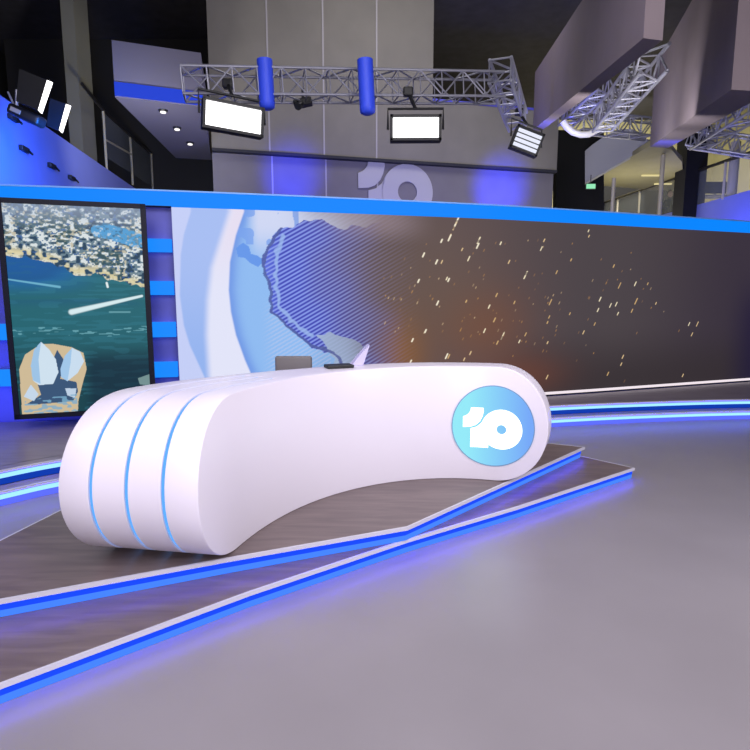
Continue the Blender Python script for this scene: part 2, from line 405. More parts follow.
# mesh
bm_v = np.zeros((NS*NZ, 3)); px_ = np.interp(ss, WS, WX); py_ = np.interp(ss, WS, WY)
tx = np.gradient(px_); ty = np.gradient(py_); tl = np.hypot(tx, ty); nx, ny = ty/tl, -tx/tl
bm_v[:, 0] = np.tile(px_+nx*.02, NZ)-mid.x; bm_v[:, 1] = np.tile(py_+ny*.02, NZ)-mid.y; bm_v[:, 2] = np.repeat(zz, NS)-.24
def grid_obj(name, co, ns, nz_, colors, m, parent):
    me = bpy.data.meshes.new(name)
    I = np.arange(ns*nz_).reshape(nz_, ns)
    Fq = np.stack([I[:-1, :-1], I[:-1, 1:], I[1:, 1:], I[1:, :-1]], -1).reshape(-1, 4)
    me.vertices.add(ns*nz_); me.vertices.foreach_set('co', co.astype(np.float32).ravel())
    me.loops.add(Fq.size); me.loops.foreach_set('vertex_index', Fq.ravel().astype(np.int32))
    me.polygons.add(len(Fq)); me.polygons.foreach_set('loop_start', np.arange(0, Fq.size, 4, dtype=np.int32))
    me.update(calc_edges=True)
    a = me.color_attributes.new('picture', 'FLOAT_COLOR', 'POINT')
    rgba = np.ones((ns*nz_, 4), np.float32); rgba[:, :3] = colors.reshape(-1, 3); a.data.foreach_set('color', rgba.ravel())
    me.materials.append(m); o = bpy.data.objects.new(name, me); COL.objects.link(o); o.parent = parent
    return o
grid_obj('screen', bm_v, NS, NZ, img, M['led'], vw)
bm = B(); sweep(bm, sub(S0, S1), [(.019, .245), (.019, Z1), (-.055, Z1), (-.055, .245)]); obj('cabinet', bm, M['black'], vw)
bm = B(); sweep(bm, sub(S0, S1), [(.04, .262), (.04, .292), (.02, .296), (.02, .258)]); o = obj('bottom_trim', bm, M['e_trim'], vw); o['label'] = 'pale trim along the bottom edge, its brightness put in as glow'
hm = wall_point(WS[-1]*.5)
hd = thing('header_band', 'bright blue glowing header band running along the top of the video wall', 'light band', (hm.x, hm.y, 2.587))
bm = B(); sweep(bm, sub(.1, WS[-1]-.1, 90), [(.05, 2.592), (.05, 2.745), (-.05, 2.745), (-.05, 2.592)]); obj('diffuser', bm, M['e_header'], hd)
bm = B(); sweep(bm, sub(.1, WS[-1]-.1, 90), [(.058, 2.746), (.058, 2.762), (-.23, 2.762), (-.23, 2.746)]); obj('top_edge', bm, mat('pale blue edge', (120, 170, 240), .5), hd)
bm = B(); sweep(bm, sub(.1, S0, 30), [(.058, 2.586), (.058, 2.591), (-.05, 2.591), (-.05, 2.586)]); obj('bottom_edge', bm, M['bezel'], hd)

# wall light bars both sides of the portrait screen
def bars(s0, s1, ys, px, where):
    for i, (ya, yb) in enumerate(ys):
        za = sz(px, ya)[1]; zb = sz(px, yb)[1]
        bm = B(); sweep(bm, sub(s0, s1, 6), [(.03, zb), (.03, za), (-.055, za), (-.055, zb)])
        o = obj('wall_light_bar', bm, M['e_bar']); settle(o)
        tag(o, f'{["topmost","second from top","third from top","lowest"][i] if len(ys)==4 else ["upper","lower"][i]} blue light bar on the wall {where}', 'wall light', 'blue light bars beside the portrait screen')
bars(sz(120,300)[0], S0-.02, [(239,252),(281,295),(322,337),(362,377)], 165, 'between portrait screen and video wall')
bars(.3, sz(20,300)[0], [(324,340),(370,386)], 4, 'left of the portrait screen')

# ------------------------------------------------------------------ portrait screen
YL, YR = 5.6, 5.98
pbl = at(22, 417, Y=YL); pbr = at(152, 404, Y=YR); ptl = at(0, 200, Y=YL); ptr = at(139, 212, Y=YR)
zb_, zt_ = (pbl.z+pbr.z)/2, (ptl.z+ptr.z)/2
A2 = Vector((pbl.x*.6+ptl.x*.4, YL, 0)); B2 = Vector((pbr.x*.6+ptr.x*.4, YR, 0)); W = (B2-A2).length; ax = (B2-A2).normalized(); nrm = Vector((ax.y, -ax.x, 0))
tv = thing('portrait_screen', 'tall portrait video screen showing an aerial city harbour, standing left of the video wall', 'screen', ((A2.x+B2.x)/2, (A2.y+B2.y)/2, .24))
def tvp(px, py):
    """coordinates on the portrait screen of a photo point"""
    lo, hi = -1., 2.
    for _ in range(40):
        m_ = (lo+hi)/2; P = A2+ax*(m_*W); q = at(px, py, Y=P.y)
        if q.x > P.x: lo = m_
        else: hi = m_
    P = A2+ax*(lo*W); return (lo*W, at(px, py, Y=P.y).z)
NT, NU = 300, 460
uu = np.linspace(0, W, NT); vv = np.linspace(zb_, zt_, NU); SS, ZZ = np.meshgrid(uu, vv)
def curve(pts): q = sorted([tvp(*p) for p in pts]); return np.interp(SS, [a for a, _ in q], [c for _, c in q])
img = np.zeros(SS.shape+(3,))+C(34, 100, 112)
h = (ZZ-zb_)/(zt_-zb_)
img = mix(img, C(22, 66, 76), smooth(.45, .15, h)); img = mix(img, C(28, 104, 186), smooth(.55, .72, h)*smooth(.75, .15, SS/W))
rp_ = vnoise(SS*.5, ZZ*4, 12, 2); img = mix(img, C(52, 126, 146), (rp_ > .6)*.28)
n2 = vnoise(SS*.6, ZZ*3, 2.2, 4); img = mix(img, C(24, 78, 130), smooth(.5, .7, n2)*smooth(.5, .6, h)*.6)
sh = curve([(3,255),(32,258),(50,262),(61,266),(74,275),(96,275),(118,282),(148,289)])
city = ZZ > sh+(vnoise(SS, ZZ, 18, 8)-.5)*.05
n1 = vnoise(SS*1.0, ZZ*1.5, 30, 11); n3 = vnoise(SS, ZZ*1.3, 55, 12); n4 = vnoise(SS, ZZ, 6, 13)
cc = np.zeros_like(img)+C(104, 128, 142)
cc = mix(cc, C(40, 68, 92), (n1 < .36)*1.); cc = mix(cc, C(216, 224, 226), ((n1 > .62) & (n3 > .3))*1.); cc = mix(cc, C(196, 190, 168), ((n3 > .7) & (n4 > .5))*.9)
cc = mix(cc, C(62, 100, 160), (n3 < .2)*.8); cc = mix(cc, C(62, 92, 92), ((n4 > .68) & (n1 < .55))*.6)
cc = mix(cc, C(176, 190, 214), smooth(.86, 1.0, h)*.45)
inlet = inpoly([tvp(*p) for p in [(88,228),(104,223),(126,229),(143,234),(146,248),(132,247),(112,240),(96,237)]], SS+(n1-.5)*.06, ZZ)
cc = mix(cc, C(84, 160, 214), inlet*(.9-.5*(n3 > .6)))
cc = mix(cc, C(218, 206, 160), np.exp(-((ZZ-sh-.04)/.05)**2)*(n1 > .45)*.9)
img = mix(img, cc, city*1.)
def tvline(a, b_, w0, w1, col, al=1.):
    global img
    p, q = tvp(*a), tvp(*b_); d = segd(SS, ZZ, p, q); t = np.clip((SS-p[0])/(q[0]-p[0]), 0, 1); w_ = w0+(w1-w0)*t
    img = mix(img, C(*col), smooth(1.2, .5, d/w_)*al)
tvline((72,312), (142,296), .032, .014, (214, 234, 238)); tvline((6,279), (60,287), .008, .014, (120, 190, 214), .8)
tvline((107,283), (108,287), .012, .012, (230, 240, 240)); tvline((110,312), (130,312), .01, .01, (120, 180, 190), .6)
foam = (vnoise(SS, ZZ*6, 16, 15) > .66) & (np.abs(ZZ-tvp(70, 332)[1]-.02*np.sin(SS*6)) < .035); img = mix(img, C(110, 172, 184), foam*.7)
img = mix(img, C(14, 44, 62), smooth(tvp(86,380)[0]-.05, tvp(86,380)[0]+.1, SS)*smooth(.34, .22, h)*.8)
img = mix(img, C(120, 150, 150), inpoly([tvp(*p) for p in [(138,378),(152,373),(153,386),(140,384)]], SS, ZZ)*.9)
P3 = lambda L: [tvp(a/3.125, 180+c/3.125) for a, c in L]
img = mix(img, C(206, 186, 150), inpoly(P3([(62,590),(80,545),(130,512),(170,512),(225,522),(262,540),(272,590),(258,640),(246,690),(245,720),(180,735),(72,742)]), SS, ZZ)*1.)
img = mix(img, C(56, 84, 118), inpoly(P3([(120,640),(150,600),(180,530),(200,560),(190,620),(240,630),(245,660),(230,690),(120,700),(85,700),(130,670)]), SS, ZZ)*1.)
for L, c in [([(130,505),(108,530),(98,580),(104,625),(124,640),(168,636),(184,600),(176,560),(156,530)], (206,224,238)),
             ([(130,505),(122,560),(128,636),(104,625),(98,580),(108,530)], (156,194,228)),
             ([(226,524),(204,548),(190,590),(192,615),(212,628),(244,602),(264,566),(252,536)], (200,220,238)),
             ([(226,524),(222,570),(212,628),(192,615),(190,590),(204,548)], (160,198,232)),
             ([(98,638),(76,676),(108,690),(122,668)], (196,214,232)), ([(205,650),(240,650),(236,680),(212,672)], (190,208,228))]:
    img = mix(img, C(*c), inpoly(P3(L), SS, ZZ)*1.)
img = mix(img, C(120, 170, 200), ((vnoise(SS, ZZ*3, 22, 21) > .6) & inpoly(P3([(80,690),(240,660),(245,720),(75,738)]), SS, ZZ))*.8)
co = np.zeros((NT*NU, 3)); base = tv.location; off = nrm*.021
co[:, 0] = np.tile(A2.x+ax.x*uu, NU)+off.x-base.x; co[:, 1] = np.tile(A2.y+ax.y*uu, NU)+off.y-base.y; co[:, 2] = np.repeat(vv, NT)-base.z
grid_obj('screen', co, NT, NU, img, M['tv'], tv)
rotz = Matrix(((ax.x, nrm.x*-1, 0), (ax.y, nrm.y*-1, 0), (0, 0, 1)))
cen = (A2+B2)/2; hh = zt_-zb_
bm = B(); rbox(bm, (cen.x, cen.y, (zb_+zt_)/2)-Vector((0,0,0)) if False else Vector((cen.x, cen.y, (zb_+zt_)/2))-nrm*.03, (W+.1, .09, hh+.09), rotz, .008)
obj('housing', bm, M['bezel'], tv)
bm = B()
for c, s_ in [((-W/2-.027, 0), (.05, hh+.10)), ((W/2+.027, 0), (.05, hh+.10)), ((0, hh/2+.026), (W+.1, .048)), ((0, -hh/2-.026), (W+.1, .048))]:
    box(bm, Vector((cen.x, cen.y, (zb_+zt_)/2+c[1]))+ax*c[0]+nrm*.022, (s_[0], .02, s_[1]), rotz)
obj('bezel', bm, M['bezel'], tv)
for s_ in (-.35, .35):
    bm = B(); box(bm, Vector((cen.x, cen.y, zb_+.9))+ax*s_-nrm*.22, (.08, .30, .5), rotz); obj('wall_bracket', bm, M['bezel'], tv)

# ------------------------------------------------------------------ the desk
X0, Y0, TH0, K0, K1, L = -.8404, 2.5567, 1.4963, .3568, .224, 3.1269
RL, RR, ZB, ZT = .4456, .40, .2, 1.083
def cpt(s):
    n_ = 60; x, y = X0, Y0
    th = TH0
    ds = s/n_
    for i in range(n_):
        a = TH0-(K0*(i+.5)*ds+K1*((i+.5)*ds)**2/2); x += math.cos(a)*ds; y += math.sin(a)*ds
    th = TH0-(K0*s+K1*s*s/2); return Vector((x, y, 0)), th
def depth(s): return float(np.interp(s, [0,.3,.5,.7,.9,1.1,1.4,1.8,2.4,3.2], [.70,.70,.665,.59,.50,.42,.335,.28,.25,.24]))
def surf(s, z, d):
    """point on the desk: along s, height z, d = distance behind the studio face"""
    p, th = cpt(s); th = max(th, -.33+.1*math.exp(min(0, th+.33)*3)-.1)
    return Vector((p.x-math.sin(th)*d, p.y+math.cos(th)*d, z))
hH = (ZT-ZB)/2; ZC = (ZB+ZT)/2
def cols(i):
    out = []
    for k_ in range(0, 25):
        a = math.pi/2*k_/24; out.append((RL-(RL-i)*math.cos(a), (hH-i)*math.sin(a)))
    for k_ in range(1, 50):
        out.append((RL+(L-RL-RR)*k_/50, hH-i))
    for k_ in range(24, -1, -1):
        a = math.pi/2*k_/24; out.append((L-RR+(RR-i)*math.cos(a), (hH-i)*math.sin(a)))
    return out
def ring(i, d_fn):
    c = cols(i); pts = []
    for s, dz in c: pts.append((s, ZC-dz))
    for s, dz in c[::-1][1:-1]: pts.append((s, ZC+dz))
    return [(s, z, d_fn(s)) for s, z in pts]
dc = cpt(L/2)[0]
dk = thing('presenter_desk', 'large curved white crescent news desk with rounded ends, on the upper grey platform', 'desk', (dc.x, dc.y, .2))
SG = 1.05
lev = [(.010, lambda s: 0.0), (.003, lambda s: .003), (0, lambda s: .010)]
GR = (.25, .51, .765); gw = .010
for g in GR:
    lev += [('o', g, -gw), ('i', g, -gw), ('i', g, gw), ('o', g, gw)]
lev += [(0, lambda s: depth(s)-.010), (.003, lambda s: depth(s)-.003), (.010, lambda s: depth(s))]
bm = B(); rows = []; strips = []
for l_ in lev:
    if l_[0] in ('o', 'i'):
        df = (lambda g, e: (lambda s: depth(s)*g+e))(l_[1], l_[2])
        r0 = ring(0, df)
        if l_[0] == 'i':
            r1 = ring(.013, df); pts = []
            for a, c in zip(r0, r1):
                t = 1-min(1, max(0, (a[0]-(SG-.15))/.15)); pts.append(tuple(a[q]*(1-t)+c[q]*t for q in range(3)))
            strips.append(pts)
        else: pts = r0
    else: pts = ring(l_[0], l_[1])
    rows.append([bm.verts.new(surf(*p)) for p in pts])
n = len(rows[0])
for ri, (a, c) in enumerate(zip(rows, rows[1:])):
    for j in range(n): bm.faces.new((a[j], a[(j+1)%n], c[(j+1)%n], c[j]))
nc = len(cols(0))
for r_ in (rows[0], rows[-1]):
    lo = r_[:nc]; hi = [r_[0]]+r_[nc:][::-1]+[r_[nc-1]]
    for j in range(nc-1):
        q = [lo[j], lo[j+1], hi[j+1], hi[j]]; u_ = []
        for v in q:
            if v not in u_: u_.append(v)
        bm.faces.new(u_)
obj('body', bm, M['desk'], dk, smooth=35)
for gi in range(3):
    a, c = strips[2*gi], strips[2*gi+1]; bm = B()
    # ribbon lying in the groove, around the left end
    idx = [j for j in range(n) if a[j][0] < SG-.05]
    idx = sorted(idx, key=lambda j: ((j+n//2) % n))
    ra = [bm.verts.new(surf(*a[j])) for j in idx]; rb = [bm.verts.new(surf(*c[j])) for j in idx]
    pc = surf(RL+.3, ZC, .3)
    def push(v): d_ = (v.co-Vector((pc.x, pc.y, ZC))).normalized(); v.co += d_*.004
    for v in ra+rb: push(v)
    ok = 0
    for j in range(len(idx)-1): bm.faces.new((ra[j], ra[j+1], rb[j+1], rb[j]))
    obj('light_stripe', bm, M['e_stripe'], dk)
# emblem disc on the right end
SC, ZD, RD = L-.412, ZC-.012, .307
def on_face(a, c, out): return surf(SC+a, ZD+c, -out)
def disc(bm, r0, r1, out, n=72, m_=8, thick=0):
    rows = []
    for i in range(m_+1):
        r = r0+(r1-r0)*i/m_
        rows.append([bm.verts.new(on_face(r*math.cos(t), r*math.sin(t), out)) for t in [2*math.pi*k/n for k in range(n)]])
    for a, c in zip(rows, rows[1:]):
        for k_ in range(n): bm.faces.new((a[k_], a[(k_+1)%n], c[(k_+1)%n], c[k_]))
    return rows
dp = bpy.data.objects.new('emblem_disc', None)
bm = B(); disc(bm, .004, RD, .004); dsk = obj('emblem_disc', bm, M['e_disc'], dk); dsk['label'] = 'round backlit pale blue glass disc'
def childobj(name, bm, m): return obj(name, bm, m, dsk)
bm = B(); a_ = disc(bm, RD-.001, RD+.006, .006, m_=1); obj('rim', bm, mat('blue grey rim', (110, 150, 190), .3), dsk)
FLAG = [(-1.5,1.08),(-.9,1.08),(-.88,.9),(-.94,.62),(-1.05,.38),(-1.25,.18),(-1.5,.08),(-1.88,.05),(-1.88,.60),(-1.74,.66),(-1.62,.75),(-1.53,.9)]
STEM = [(-1.5,-.02),(-1.22,.07),(-1.0,.26),(-.85,.51),(-.985,.0),(-.93,-.33),(-.83,-.55),(-.62,-.79),(-.62,-1.0),(-1.5,-1.0)]
def emblem(fn, m, parent, ring_in=.37, flags=(FLAG, STEM), depth_=.01):
    bm = B()
    for P in flags:
        t = B(); f = t.faces.new([t.verts.new((x, y, 0)) for x, y in P])
        bmesh.ops.triangulate(t, faces=t.faces[:]); bmesh.ops.subdivide_edges(t, edges=t.edges[:], cuts=2, use_grid_fill=True)
        lo = {v: bm.verts.new(fn(v.co.x, v.co.y, depth_)) for v in t.verts}; hb = {v: bm.verts.new(fn(v.co.x, v.co.y, 0)) for v in t.verts}
        for f in t.faces: bm.faces.new([lo[v] for v in f.verts])
        for e in t.edges:
            if len(e.link_faces) == 1: a, c = e.verts; bm.faces.new((lo[a], lo[c], hb[c], hb[a]))
        t.free()
    n_ = 56; R_ = [(ring_in, 0), (ring_in, depth_), ((ring_in+1)/2, depth_), (1, depth_), (1, 0)]
    rows = [[bm.verts.new(fn(r*math.cos(2*math.pi*k/n_), r*1.03*math.sin(2*math.pi*k/n_), d_)) for k in range(n_)] for r, d_ in R_]
    for a, c in zip(rows, rows[1:]):
        for k_ in range(n_): bm.faces.new((a[k_], a[(k_+1)%n_], c[(k_+1)%n_], c[k_]))
    return obj('numeral_ten', bm, m, parent) if parent is not None else obj('wall_numeral_sign', bm, m)
ES = .155
o = emblem(lambda x, y, d: on_face(.065+x*ES, -.02+y*ES*.95, .010+d), M['e_white'], dsk, ring_in=.24, depth_=.006); o['label'] = 'glowing white numeral 10'

# things on / behind the desk
def settle_tag(o, *a, **k): settle(o); return tag(o, *a, **k)
p = at(294, 371, Y=4.5)
mon = thing('desk_monitor', 'grey rounded monitor back rising just behind the middle of the white desk top', 'monitor', (p.x, 4.5, .2))
s_m = at(275, 356, Y=4.5); e_m = at(312, 356, Y=4.5); b_m = at(294, 380, Y=4.5)
bm = B(); rbox(bm, ((s_m.x+e_m.x)/2, 4.5, (s_m.z+b_m.z)/2-.06), (e_m.x-s_m.x, .04, s_m.z-b_m.z+.12), None, .018, 3); obj('panel', bm, M['gmon'], mon, smooth=40)
bm = B(); tube(bm, [(p.x, 4.525, .202), (p.x, 4.525, b_m.z-.1)], .02); rbox(bm, (p.x, 4.54, .208), (.24, .2, .014), None, .005); obj('stand', bm, M['black'], mon)
p = at(338, 370, z=ZT+.003)
def desk_y(px, back):   # a spot on the desk top below pixel column px
    best = None
    for i in range(200):
        s = L*i/199; q = surf(s, ZT, depth(s)*back); x_ = 375+F*q.x/(q.y*math.cos(PITCH)-(q.z-CAMH)*math.sin(PITCH))
        if best is None or abs(x_-px) < best[0]: best = (abs(x_-px), q)
    return best[1]
q = desk_y(338, .6)
bm = B(); rbox(bm, (q.x, q.y, ZT+.013), (.2, .12, .024), Matrix.Rotation(.35, 3, 'Z'), .006)
settle_tag(obj('control_box', bm, M['black']), 'small flat black device lying on the rear of the white desk top', 'device')
q = desk_y(358, .7)
bm = B(); r_ = Matrix.Rotation(.5, 3, 'Z')@Matrix.Rotation(-.35, 3, 'Y')
h1 = .155
slab(bm, [(q.x-.055, q.y, ZT+.001), (q.x+.035, q.y+.03, ZT+.001), (q.x+.085, q.y+.05, ZT+h1), (q.x+.035, q.y+.03, ZT+h1*.7)], (-.02, .09, .0))
settle_tag(obj('script_stand', bm, M['paper']), 'pale wedge shaped stand beside the black device on the desk top', 'stand')

# ------------------------------------------------------------------ the hall behind
def plane_hit(px, py, a, b_):
    """point where the sight line meets the vertical plane through plan points a, b"""
    d = at(px, py, Y=1.0)-Vector((0, 0, CAMH)); a = Vector(a); b_ = Vector(b_); e = b_-a
    # a + t e = k d
    det = e.x*(-d.y)-e.y*(-d.x); t = ((-a.x)*(-d.y)-(-a.y)*(-d.x))/det
    P = a+e*t; return Vector((P.x, P.y, CAMH+P.y/d.y*d.z))
BA, BB_ = at(213, 175, Y=13.0).xy, at(553, 185, Y=15.2).xy; bd = (BB_-BA).normalized(); bn = Vector((bd.y, -bd.x))
zs = 4.84
bm = B(); sweep(bm, [BA, BB_], [(0, 0), (0, zs), (-.3, zs), (-.3, 0)]); tag(obj('wall_back', bm, M['backwall']), kind='structure')
bm = B(); split = plane_hit(430, 150, BA, BB_).xy
sweep(bm, [BA-bd*.0, split], [(.14, zs), (.14, 8.99), (-.3, 8.99), (-.3, zs)])
sweep(bm, [split, BB_], [(.14, zs), (.14, 6.25), (-.3, 6.25), (-.3, zs)]); tag(obj('wall_upper', bm, M['fascia']), kind='structure')
bm = B(); sweep(bm, [BA, BB_], [(.18, zs-.06), (.18, zs), (0, zs), (0, zs-.06)]); tag(obj('trim_2', bm, M['seam']), kind='structure')
bm = B(); sweep(bm, [split, BB_], [(.17, 6.25), (.17, 6.3), (-.3, 6.3), (-.3, 6.25)]); tag(obj('trim_3', bm, M['panelblue']), kind='structure')  # blue light along the top edge, put into the trim colour
for i, x in enumerate((271, 324.5, 376)):
    for z0, z1, of, px in ((0, zs-.06, .0, x+1.5), (zs+.01, 8.9, .14, x-1)):
        P = plane_hit(px, 180, BA, BB_)
        bm = B(); sweep(bm, [P.xy-bd*.018, P.xy+bd*.018], [(of, z0), (of, z1), (of+.012, z1), (of+.012, z0)])
        tag(obj(f'trim_{4+i*2+(z0>0)}', bm, M['joint']), kind='structure')
# numeral sign on the back wall
Pc = plane_hit(407, 190, BA, BB_); RS = .655
o = emblem(lambda x, y, d: Vector((Pc.x+bd.x*x*RS+bn.x*(.012+d), Pc.y+bd.y*x*RS+bn.y*(.012+d), Pc.z-.05+y*RS*.97)), M['sign'], None, depth_=.03)
settle_tag(o, 'large pale grey numeral 10 sign mounted on the grey back wall above the blue header', 'sign')
# olive wall further behind and side walls of the hall
bm = B(); box(bm, (0, 25.0, 4.5), (32, .2, 9)); tag(obj('wall_far', bm, M['olive']), kind='structure')
bm = B(); box(bm, (-11.5, 12, 4.5), (.2, 28, 9)); tag(obj('wall_left', bm, M['dark']), kind='structure')
bm = B(); box(bm, (14.5, 12, 4.5), (.2, 28, 9)); tag(obj('wall_right', bm, M['olive']), kind='structure')

# left parapet of the mezzanine
LA, LB = at(0, 95, z=4.2).xy, at(133, 187, z=4.2).xy; ld = (LB-LA).normalized(); ln_ = Vector((ld.y, -ld.x))
LA0 = LA-ld*4.5; LB1 = LB+ld*1.5
bm = B(); sweep(bm, [LA0, LB1], [(0, 2.3), (0, 4.2), (-.25, 4.2), (-.25, 2.3)]); tag(obj('trim_10', bm, M['parapet']), kind='structure')
bm = B(); sweep(bm, [LA0, LB1], [(-.25, 3.0), (-.25, 3.2), (-5, 3.2), (-5, 3.0)]); tag(obj('trim_11', bm, M['soffit']), kind='structure')
for i, (x, y) in enumerate([(22, 149), (11, 118), (70, 178), (50, 166)]):
    P = plane_hit(x, y, LA, LB); bm = B()
    rt = Matrix(((ld.x, -ln_.x, 0), (ld.y, -ln_.y, 0), (0, 0, 1)))
    rbox(bm, Vector((P.x, P.y, P.z))+Vector((ln_.x, ln_.y, 0))*.03, (.22, .06, .07), rt, .01)
    tube(bm, [P+Vector((ln_.x, ln_.y, 0))*.06+Vector((ld.x, ld.y, 0))*.06, P+Vector((ln_.x, ln_.y, -.0))*.13+Vector((0, 0, -.07))], .015)
    settle_tag(obj('wall_bracket', bm, M['black']), ['small dark bracket low on the left blue parapet face nearest the camera', 'small dark bracket high on the blue parapet near the left frame edge', 'small dark bracket on the blue parapet just above the header, rightmost', 'small dark bracket on the middle of the blue parapet'][i], 'bracket', 'dark brackets on the blue parapet')
# left balustrade behind the parapet
BL = (LA+Vector((-.35, 0)), LB+Vector((-.35, 0)))
bal = thing('glass_balustrade', 'glass balustrade with pale posts above the blue parapet at left', 'balustrade', (*plane_hit(105, 152, *BL).xy, 4.2))
tops = []
for x0, y0, x1, y1 in [(103,110,108,153),(130,136,133,166),(151,153,153,180),(166,168,168,188),(181,181,182,190)]:
    a, c = plane_hit(x0, y0, *BL), plane_hit(x1, y1, *BL); c = Vector((a.x, a.y, min(c.z, a.z-.5)-.5)); tops.append(a)
    bm = B(); tube(bm, [c, a], .028); obj('post', bm, M['post'], bal)
a0 = plane_hit(82, 84, *BL)
bm = B(); tube(bm, [a0]+tops, .035); obj('handrail', bm, M['rail'], bal)
bm = B(); tube(bm, [tops[0]+Vector((0,0,-.62)), tops[1]+Vector((0,0,-.45))], .022); obj('crossbar', bm, M['post'], bal)
bm = B(); q0 = tops[0]; q1 = tops[-1]
slab(bm, [q0+Vector((0,0,-.06)), q1+Vector((0,0,-.06)), q1+Vector((0,0,-.9)), q0+Vector((0,0,-1.0))], (.012, 0, 0)); obj('glass_panel', bm, M['glass'], bal)

# dark recess, column and soffit at left
def zbox(name, xa, xb, Y, ya, yb, m, dy=.4, **k):
    a = at(xa, ya, Y=Y); b_ = at(xb, yb, Y=Y); bm = B()
    box(bm, ((a.x+b_.x)/2, Y+dy/2, (a.z+b_.z)/2), (abs(b_.x-a.x), dy, abs(a.z-b_.z))); return obj(name, bm, m)
a = at(66, 86, Y=12.6); b_ = at(79, 86, Y=12.6)
bm = B(); box(bm, ((a.x+b_.x)/2, 12.9, 4.5), (b_.x-a.x, .6, 8.98)); settle_tag(obj('column', bm, M['column']), 'olive grey square column rising behind the blue parapet at upper left', 'column')
bm = B(); box(bm, (-7.0, 17.5, 4.5), (7.5, .2, 8.98)); tag(obj('wall_recess', bm, mat('dark recess wall', (46, 44, 44), .9)), kind='structure')
zf = 4.95
c4 = [at(115, 97, z=zf), at(203, 107, z=zf), at(212, 160, z=zf), at(176, 158, z=zf)]
bm = B(); slab(bm, c4, (0, 0, .9)); tag(obj('soffit', bm, M['soffit']), kind='structure')
d_ = (c4[1]-c4[0]).normalized(); f_ = Vector((d_.y, -d_.x, 0))
bm = B(); slab(bm, [c4[0]+f_*.005+Vector((0,0,.02)), c4[1]+f_*.005+Vector((0,0,.02)), c4[1]+f_*.005+Vector((0,0,.24)), c4[0]+f_*.005+Vector((0,0,.24))], f_*.02)
settle_tag(obj('light_strip', bm, emit('dim blue strip', (34, 66, 210), 1.)), 'dim blue light strip along the front edge of the charcoal soffit', 'light strip')
for i, (x, y) in enumerate([(163, 110), (177, 127.5), (190, 142.5)]):
    P = at(x, y, z=zf-.002)
    d = thing('downlight', ['nearest', 'middle', 'farthest'][i]+' small round downlight of three in the charcoal soffit', 'downlight', P, 'downlights in the soffit')
    bm = B(); tube(bm, [P+Vector((0,0,-.03)), P+Vector((0,0,-.001))], [.07, .085], 16); obj('trim_ring', bm, M['black'], d)
    bm = B(); tube(bm, [P+Vector((0,0,-.05)), P+Vector((0,0,-.031))], [.05, .05], 16); obj('lens', bm, M['e_down'], d)

# right side: bulkhead, dark opening, columns, mezzanine with balustrade
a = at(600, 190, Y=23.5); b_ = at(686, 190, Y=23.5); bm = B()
box(bm, ((a.x+b_.x)/2, 23.6, 3.1), (b_.x-a.x, .2, 6.2)); tag(obj('wall_shadow', bm, M['dark']), kind='structure')  # black sheet standing in for the shade under the bulkhead
zbk = 15.9
bm = B(); a = at(606, 100, Y=zbk); 
slab(bm, [at(604, 215, Y=17.2), at(556, 215, Y=17.2), at(556, 130, Y=17.2), at(604, 130, Y=17.2)], (0, .3, 0))
settle_tag(obj('curtain', bm, M['dark']), 'black curtain hanging right of the grey back wall under the white curved pipe', 'curtain')
# rounded bulkhead: face + warm underside reaching back
face = [(585,183),(585,151),(592,145),(602,138),(612,132),(622,129),(632,129),(641,133),(649,141),(651,145)]
YB = 16.4
zdn = at(585, 183, Y=YB).z
top = [at(x, y, Y=YB) for x, y in face]
base_r = Vector((top[-1].x, YB, zdn)); 
# the face turns away to the right: give each point its distance on an oblique plane
FA, FB = Vector((top[0].x, YB)), Vector((top[0].x+3.0, YB-3.2))
zl = at(585, 183, Y=YB).z
pts = [plane_hit(x, y, FA, FB) for x, y in face]
bm = B(); slab(bm, pts, (.11, .28, 0)); settle_tag(obj('bulkhead', bm, M['bulk']), 'pale grey rounded bulkhead panel hanging beside the black curtain', 'bulkhead')
soff = [at(586,185,Y=17.0), at(652,146,Y=14.2), at(668,148,Y=15.5), at(681,160,Y=17), at(684,193,Y=21), at(640,190,Y=20)]
zc = sum(p.z for p in soff)/6
soff = [at(587,184.5,z=zc), at(652,144,z=zc), at(672,150,z=zc), at(682,162,z=zc), at(684,192,z=zc), at(640,189,z=zc)]
bm = B(); slab(bm, soff, (0, 0, .12)); tag(obj('soffit', bm, M['olive']), kind='structure')
for i, (x, y) in enumerate([(651, 175.5), (663, 184)]):
    P = at(x, y, z=zc-.03); bm = B(); box(bm, P, (.55, .08, .04)); settle_tag(obj('strip_lamp', bm, M['e_warm']), ['nearer', 'farther'][i]+' warm strip lamp under the olive soffit beside the dark column', 'lamp', 'strip lamps under the olive soffit')
# exit sign
P = at(590.5, 186.5, Y=15.6); ex = thing('exit_sign', 'small glowing green exit sign under the pale bulkhead', 'sign', P-Vector((0,0,.1)))
bm = B(); rbox(bm, P, (.27, .05, .15), None, .008); obj('case', bm, mat('sign case', (40, 60, 50), .5), ex)
bm = B(); box(bm, P+Vector((0, -.03, 0)), (.24, .01, .12)); obj('face', bm, M['e_exit'], ex)
bm = B(); tube(bm, [P+Vector((0,0,.07)), P+Vector((0,0,.3))], .012); obj('hanger', bm, M['black'], ex)
